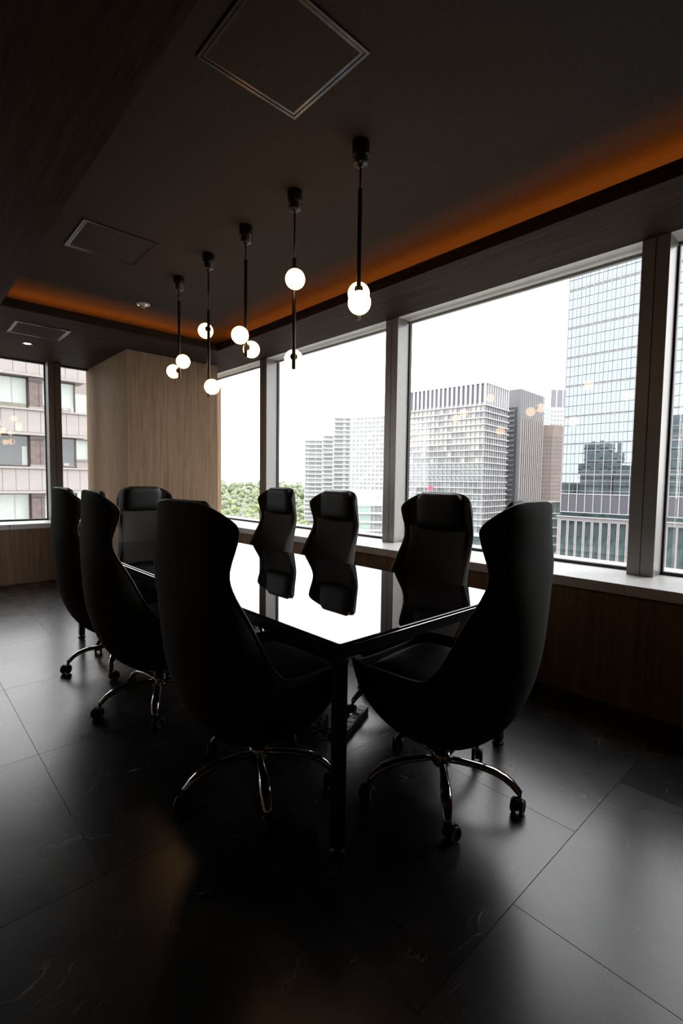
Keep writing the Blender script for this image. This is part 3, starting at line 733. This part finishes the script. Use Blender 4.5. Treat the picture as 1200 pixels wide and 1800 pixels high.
for c in range(NL+1):
    piece('facade_pier', (.3, c*BL, ZP-FH*10), (.5,.62,FH*20), E_['off_wall'], of)
    piece('crown_fin', (-.1, c*BL, (ZT+ZP)/2), (.7,1.15,ZT-ZP), E_['off_white'], of)
    if c < NL: piece('crown_infill', (.55, (c+.5)*BL, (ZT+ZP)/2+.6), (.2,BL,ZT-ZP-2.0), E_['off_top'], of)
for c in range(NR+1):
    piece('facade_pier', (c*BR, .3, ZP-FH*10), (.8,.5,FH*20), E_['off_wall'], of)
    piece('crown_fin', (c*BR, -.1, (ZT+ZP)/2), (1.1,.7,ZT-ZP), E_['off_white'], of)
    if c < NR: piece('crown_infill', ((c+.5)*BR, .55, (ZT+ZP)/2), (BR,.2,ZT-ZP-.6), E_['off_top'], of)
piece('roof_edge', (LR/2+.4, LL/2, ZT), (LR+1.6, LL+1.2, .5), E_['off_white'], of)
piece('base_band', (LR/2, LL/2, -26.0), (LR+1.6, LL+1.6, 1.8), E_['off_white'], of)
for c in range(8): piece('lobby_glass', (.3, (c+.5)*LL/8, -31.5), (.2, LL/8-1, 9.0), E_['green_g'], of)
bn = tag(MB().add([(0,-1.9,1.0),(0,-.3,-.1),(0,-.7,-.9),(0,1.0,-1.0),(0,2.0,.7),(0,.9,1.3),(.1,-1.9,1.0),(.1,-.3,-.1),(.1,-.7,-.9),(.1,1.0,-1.0),(.1,2.0,.7),(.1,.9,1.3)],
    [(0,1,2,3,4,5),(11,10,9,8,7,6)] + [(i,(i+1)%6,(i+1)%6+6,i+6) for i in range(6)]).obj('mark', E_['red'], fix=False), 'small red banner on the white office block just above a chair back', 'mark')
bn.location = (220.6, 166.3, -2.2); bn.rotation_euler = (0, 0, math.radians(5.5))  # red mark of unknown origin, built as a small slab

# ------------------------------------------------------------------ dark grey ribbed tower
dk = thing('ribbed_tower', 'dark grey tower with closely spaced vertical ribs', 'building', (285.3, 148.7, 0), math.radians(4.5))
DR, DL, DT = 36.0, 24.0, 59.2
box('body', (.5,.5,GZ), (DR,DL,DT), E_['dk_slot'], dk)
piece('crown', (DR/2, .4, (DT+42)/2), (DR, .5, DT-42), E_['dk_top'], dk)
for i in range(12): piece('rib', (1.0+i*(DR-1.4)/11, .1, (GZ+DT-17)/2), (1.45,.9,DT-17-GZ), E_['dk_fin'], dk)
for i in range(12): piece('crown_groove', (2.4+i*(DR-1.4)/11, .1, (DT+42)/2), (.5,.3,DT-42), E_['dk_slot'], dk)
piece('corner_pier', (.2, .7, (GZ+DT)/2), (1.6, 1.8, DT-GZ), E_['dk_top'], dk)
piece('cap', (.3, DL/2, DT-5.5), (.8, DL, 11), E_['dk_top'], dk)
for i in range(26): piece('louvre', (.2, DL/2+1.5, DT-13.0-i*3.05), (.7, DL-4, 1.2), E_['dk_wall'], dk)

# ------------------------------------------------------------------ brown tower and the pale towers behind it
bt = thing('brown_tower', 'brown tiled tower with small square windows beside the glass tower', 'building', (328.5, 155.3, 0), math.atan2(-9.5, 10.3))
box('body', (0,0,GZ), (7.6,16,41.5), E_['brown'], bt)
MB().add([(7.6,0,GZ),(16,3.4,GZ),(16,16,GZ),(7.6,16,GZ),(7.6,0,41.5),(16,3.4,41.5),(16,16,41.5),(7.6,16,41.5)], [(0,1,5,4),(1,2,6,5),(2,3,7,6),(3,0,4,7),(4,5,6,7)]).obj('side_wing', E_['brown'], bt)
for fl in range(22):
    z = 33.0 - 2.75*fl
    for c in range(3): piece('window', (1.6+2.3*c, -.02, z), (1.25,.12,1.45), E_['brown_w'], bt)
    for c in range(6):
        x = 8.6+1.2*c; o = piece('slit_window', (x, (x-7.6)*3.4/8.4-.02, z), (.35,.12,1.3), E_['brown_w'], bt)
fw = thing('far_tower', 'distant pale tower with dark striped crown beside the glass tower', 'building', (449.6, 205.4, 0), math.radians(-42))
box('body', (0,0,GZ), (22,20,88.4), E_['far_w'], fw)
for c in range(3): piece('crown_panel', (2.4+5.8*c,-.1,80), (4.4,.4,15.5), E_['far_d'], fw)
for c in range(6):
    for fl in range(14): piece('window', (1.6+2.9*c,-.05,68-3.9*fl), (1.5,.3,2.0), E_['pane_m'], fw)
fl2 = thing('far_low_tower', 'distant low white block with green windows behind the brown tower', 'building', (443.4, 211.0, 0), math.radians(-42))
box('body', (-6,0,GZ), (8.2,16,72.6), E_['far_w'], fl2)
for fl in range(9): piece('window_band', (1.2,-.05,70-3.9*fl), (13.5,.3,1.9), E_['pane_t'], fl2)

# ------------------------------------------------------------------ low green-glass building beside the tower
gb = thing('green_glass_building', 'low green glass building with white floor bands left of the glass tower', 'building', (222.0, 110.0, 0), math.atan2(-5.0, 5.4))
box('body', (0,.3,GZ), (15.2,14,-7.1), E_['tower_core'], gb)
zz = [-7.0,-12.5,-14.9,-19.2,-23.3,-27.4,-31.5]
for i, z in enumerate(zz):
    piece('floor_band', (7.6,0,z), (15.6,1.0,.55), E_['hotel'], gb)
    if i < 6:
        for c in range(9): piece('glass_panel', (.9+1.68*c, .25, (z+zz[i+1])/2), (1.45,.1,abs(z-zz[i+1])-.5), E_['green_g'], gb)
piece('forecourt', (7.6,-2,-34), (17,5,4), E_['off_white'], gb)

# ------------------------------------------------------------------ stepped white hotel
hd = Vector((24.2,-21.0)).normalized(); ha = math.atan2(hd.y, hd.x)
ht = thing('stepped_hotel', 'stepped white hotel with rows of balconies beside the park', 'building', (212.9, 269.3, 0), ha)
segs = [(0,12.45,29.8,((1.3,1.5),(3.2,1.6),(5.6,3.4),(9.6,4.8))), (12.45,20.3,33.1,((4.0,6.0),)), (20.3,32.1,45.5,((3.6,6.2),(9.4,2.4)))]
FHh = 2.93; ref = 29.6
for x0, x1, top, wins in segs:
    box('wing_block', (x0,.5,GZ), (x1,18,top), E_['hotel'], ht)
    nfl = int((top - (-2.0))/FHh + .3)
    for i in range(nfl + 9):
        z = top - .35 - i*FHh
        if z < GZ + 2: break
        piece('floor_slab', ((x0+x1)/2, .1, z), (x1-x0+.2, 1.3, .75), E_['hotel'], ht)
        for wx, ww in wins:
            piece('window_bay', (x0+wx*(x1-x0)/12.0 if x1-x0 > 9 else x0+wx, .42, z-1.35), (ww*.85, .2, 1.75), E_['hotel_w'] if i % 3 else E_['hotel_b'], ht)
    piece('end_pier', (x1-.25, .1, (top+GZ)/2), (.6,1.2,top-GZ), E_['hotel'], ht)
# angled wing
ap = math.radians(90-160); wl = 40.0
aw = thing('hotel_wing', 'long angled wing of the white hotel with a grid of square windows', 'building', (236.4, 247.2, 0), ap)
box('wing_block', (0,.5,GZ), (wl,18,45.8), E_['hotel'], aw)
for i in range(17):
    z = 45.2 - i*FHh
    piece('floor_slab', (wl/2, .2, z), (wl, 1.1, .95), E_['hotel'], aw)
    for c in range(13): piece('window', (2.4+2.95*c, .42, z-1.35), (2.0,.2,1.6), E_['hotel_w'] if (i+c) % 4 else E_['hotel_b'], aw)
for c in range(14): piece('pier', (.92+2.95*c, .3, 20), (.7,.7,50), E_['hotel'], aw)
for c in range(9): piece('roof_screen_post', (.5+4.4*c-6, 6, 52.5), (.2,.2,13), E_['screen'], aw)
piece('roof_screen_rail', (12, 6, 58.8), (37,.25,.3), E_['screen'], aw)
# podium building in front of the hotel
pd = thing('hotel_podium', 'low white podium with teal glass and planted roof terrace below the hotel', 'building', (203.0, 221.2, 0), math.atan2(-17.0, 18.5))
box('block', (0,.6,GZ), (25.5,16,-12.6), E_['hotel'], pd)
for z in (-12.8,-18.0,-23.5,-28.6): piece('floor_slab', (12.75,.1,z), (25.9,1.4,1.3), E_['hotel'], pd)
for z0, z1 in ((-17.4,-13.5),(-22.9,-18.7),(-28.0,-24.2),(-33.5,-29.3)):
    for i, (a, b, k) in enumerate(((.6,5.4,'teal'),(6.2,11.6,'teal'),(12.4,18.0,'teal'),(18.8,20.4,'pane_m'),(21.0,23.2,'hotel_w'),(23.6,25.3,'hotel_w'))):
        piece('glazing', ((a+b)/2,.5,(z0+z1)/2), (b-a,.2,z1-z0), E_[k], pd)
box('penthouse', (12,4,-12.6), (25.5,15,-4.3), E_['hotel'], pd); box('penthouse_glass', (13,3.8,-11.8), (17.6,4,-6), E_['teal'], pd); box('penthouse_glass', (19.5,3.7,-11.6), (25,3.95,-7), E_['hotel_b'], pd)

# ------------------------------------------------------------------ park trees beyond the hotel
def crown(seed, mat):
    rnd = random.Random(seed); bm = bmesh.new()
    for k in range(13):
        a = rnd.uniform(0, 2*PI); rr = rnd.uniform(0, 3.6); h = rnd.uniform(4.6, 10.2); s = rnd.uniform(1.8, 3.1) * (1 - .35*max(0,(h-7.5)/3))
        if h > 8.5: rr *= .5
        mtx = Matrix.Translation((rr*math.cos(a), rr*math.sin(a), h)) @ Matrix.Diagonal((s, s, s*.8, 1))
        bmesh.ops.create_icosphere(bm, subdivisions=3, radius=1, matrix=mtx)
    for v in bm.verts:
        n = noise.noise(v.co*.9 + Vector((seed*7,0,0)))*.6 + noise.noise(v.co*2.6)*.55
        v.co += v.co.normalized()*0 + Vector((v.co.x, v.co.y, (v.co.z-7)))*.0 + (v.normal if v.normal.length else Vector((0,0,1)))*n
    me = bpy.data.meshes.new('tree_crown'); bm.to_mesh(me); bm.free(); me.materials.append(mat); me.polygons.foreach_set('use_smooth', [True]*len(me.polygons)); return me
cr = [crown(i, E_[k]) for i, k in enumerate(('leaf1','leaf2','leaf3','leaf1','leaf2'))]
tk = MB().tube([(0,0,-2),(0.1,0,2),(0,.1,5.5)], [.5,.4,.25], 8).mesh('trunk', E_['bark'])
def terrain(d): s = max(0, min(1, (d-430)/750)); return GZ + 18*s*s*(3-2*s)
hl = MB(); vs = []
for i in range(30):
    d = 380 + 60*i
    for j in range(20): a = math.radians(12 + 2.2*j); vs.append((d*math.sin(a), d*math.cos(a), terrain(d)+.05 - (2 if i == 0 else 0)))
hl.add(vs, [(i*20+j, i*20+j+1, (i+1)*20+j+1, (i+1)*20+j) for i in range(29) for j in range(19)], True)
struct(hl.obj('park_ground', E_['leaf1'], fix=False))
random.seed(21)
def tree(x, y, z, s, k, label, group):
    t = thing('park_tree', label, 'tree', (x, y, z), random.uniform(0, 6.28), group)
    c = link('crown', cr[k], t); c.scale = (s, s, s*random.uniform(.9,1.15)); c2 = link('trunk', tk, t); c2.scale = (s,s,s)
far = ('deep green treetop among the crowded trees of the park', 'yellow-green treetop among the crowded trees of the park', 'pale grey-green treetop of the hazy far part of the park')
nt = 0
for ring in range(15):
    d = 385 + ring*26 + ring*ring*2.2; n = 17
    for i in range(n):
        hd_ = math.radians(25.2 + (15.5)*(i+random.uniform(-.4,.4))/(n-1)); dd = d + random.uniform(-12,12)
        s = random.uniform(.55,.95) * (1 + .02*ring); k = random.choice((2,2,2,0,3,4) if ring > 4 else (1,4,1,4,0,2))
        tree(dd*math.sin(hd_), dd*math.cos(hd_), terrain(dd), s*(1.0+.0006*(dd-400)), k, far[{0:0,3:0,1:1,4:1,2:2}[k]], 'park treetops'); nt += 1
for (h_, d, s, k), lab in zip(((38.3,318,1.15,1),(37.2,330,1.25,4),(39.6,312,.95,2),(37.1,352,1.3,0)),
    ('bright green round tree at the foot of the stepped hotel','broad pale green tree left of the hotel foot','dark small tree hard by the hotel corner','tall deep green tree behind the bright one beside the hotel')):
    a = math.radians(h_); tree(d*math.sin(a), d*math.cos(a), GZ, s, k, lab, 'trees at the hotel foot')
for i, (x, y) in enumerate(((216,142.5),(215,149),(214.5,156))):
    tree(x, y, GZ, .95, (0,2,3)[i], ('street tree nearest the glass tower, before the white office lobby','street tree between two others before the white office lobby','street tree farthest left before the white office lobby')[i], 'street trees at the office lobby')
tag(box('garden_wall', (-16,-.5,0), (16,.5,9), E_['hotel']), 'white garden wall between the park trees and the hotel', 'wall').location = (222, 305, GZ)
bpy.data.objects['garden_wall'].rotation_euler = (0,0,ha)
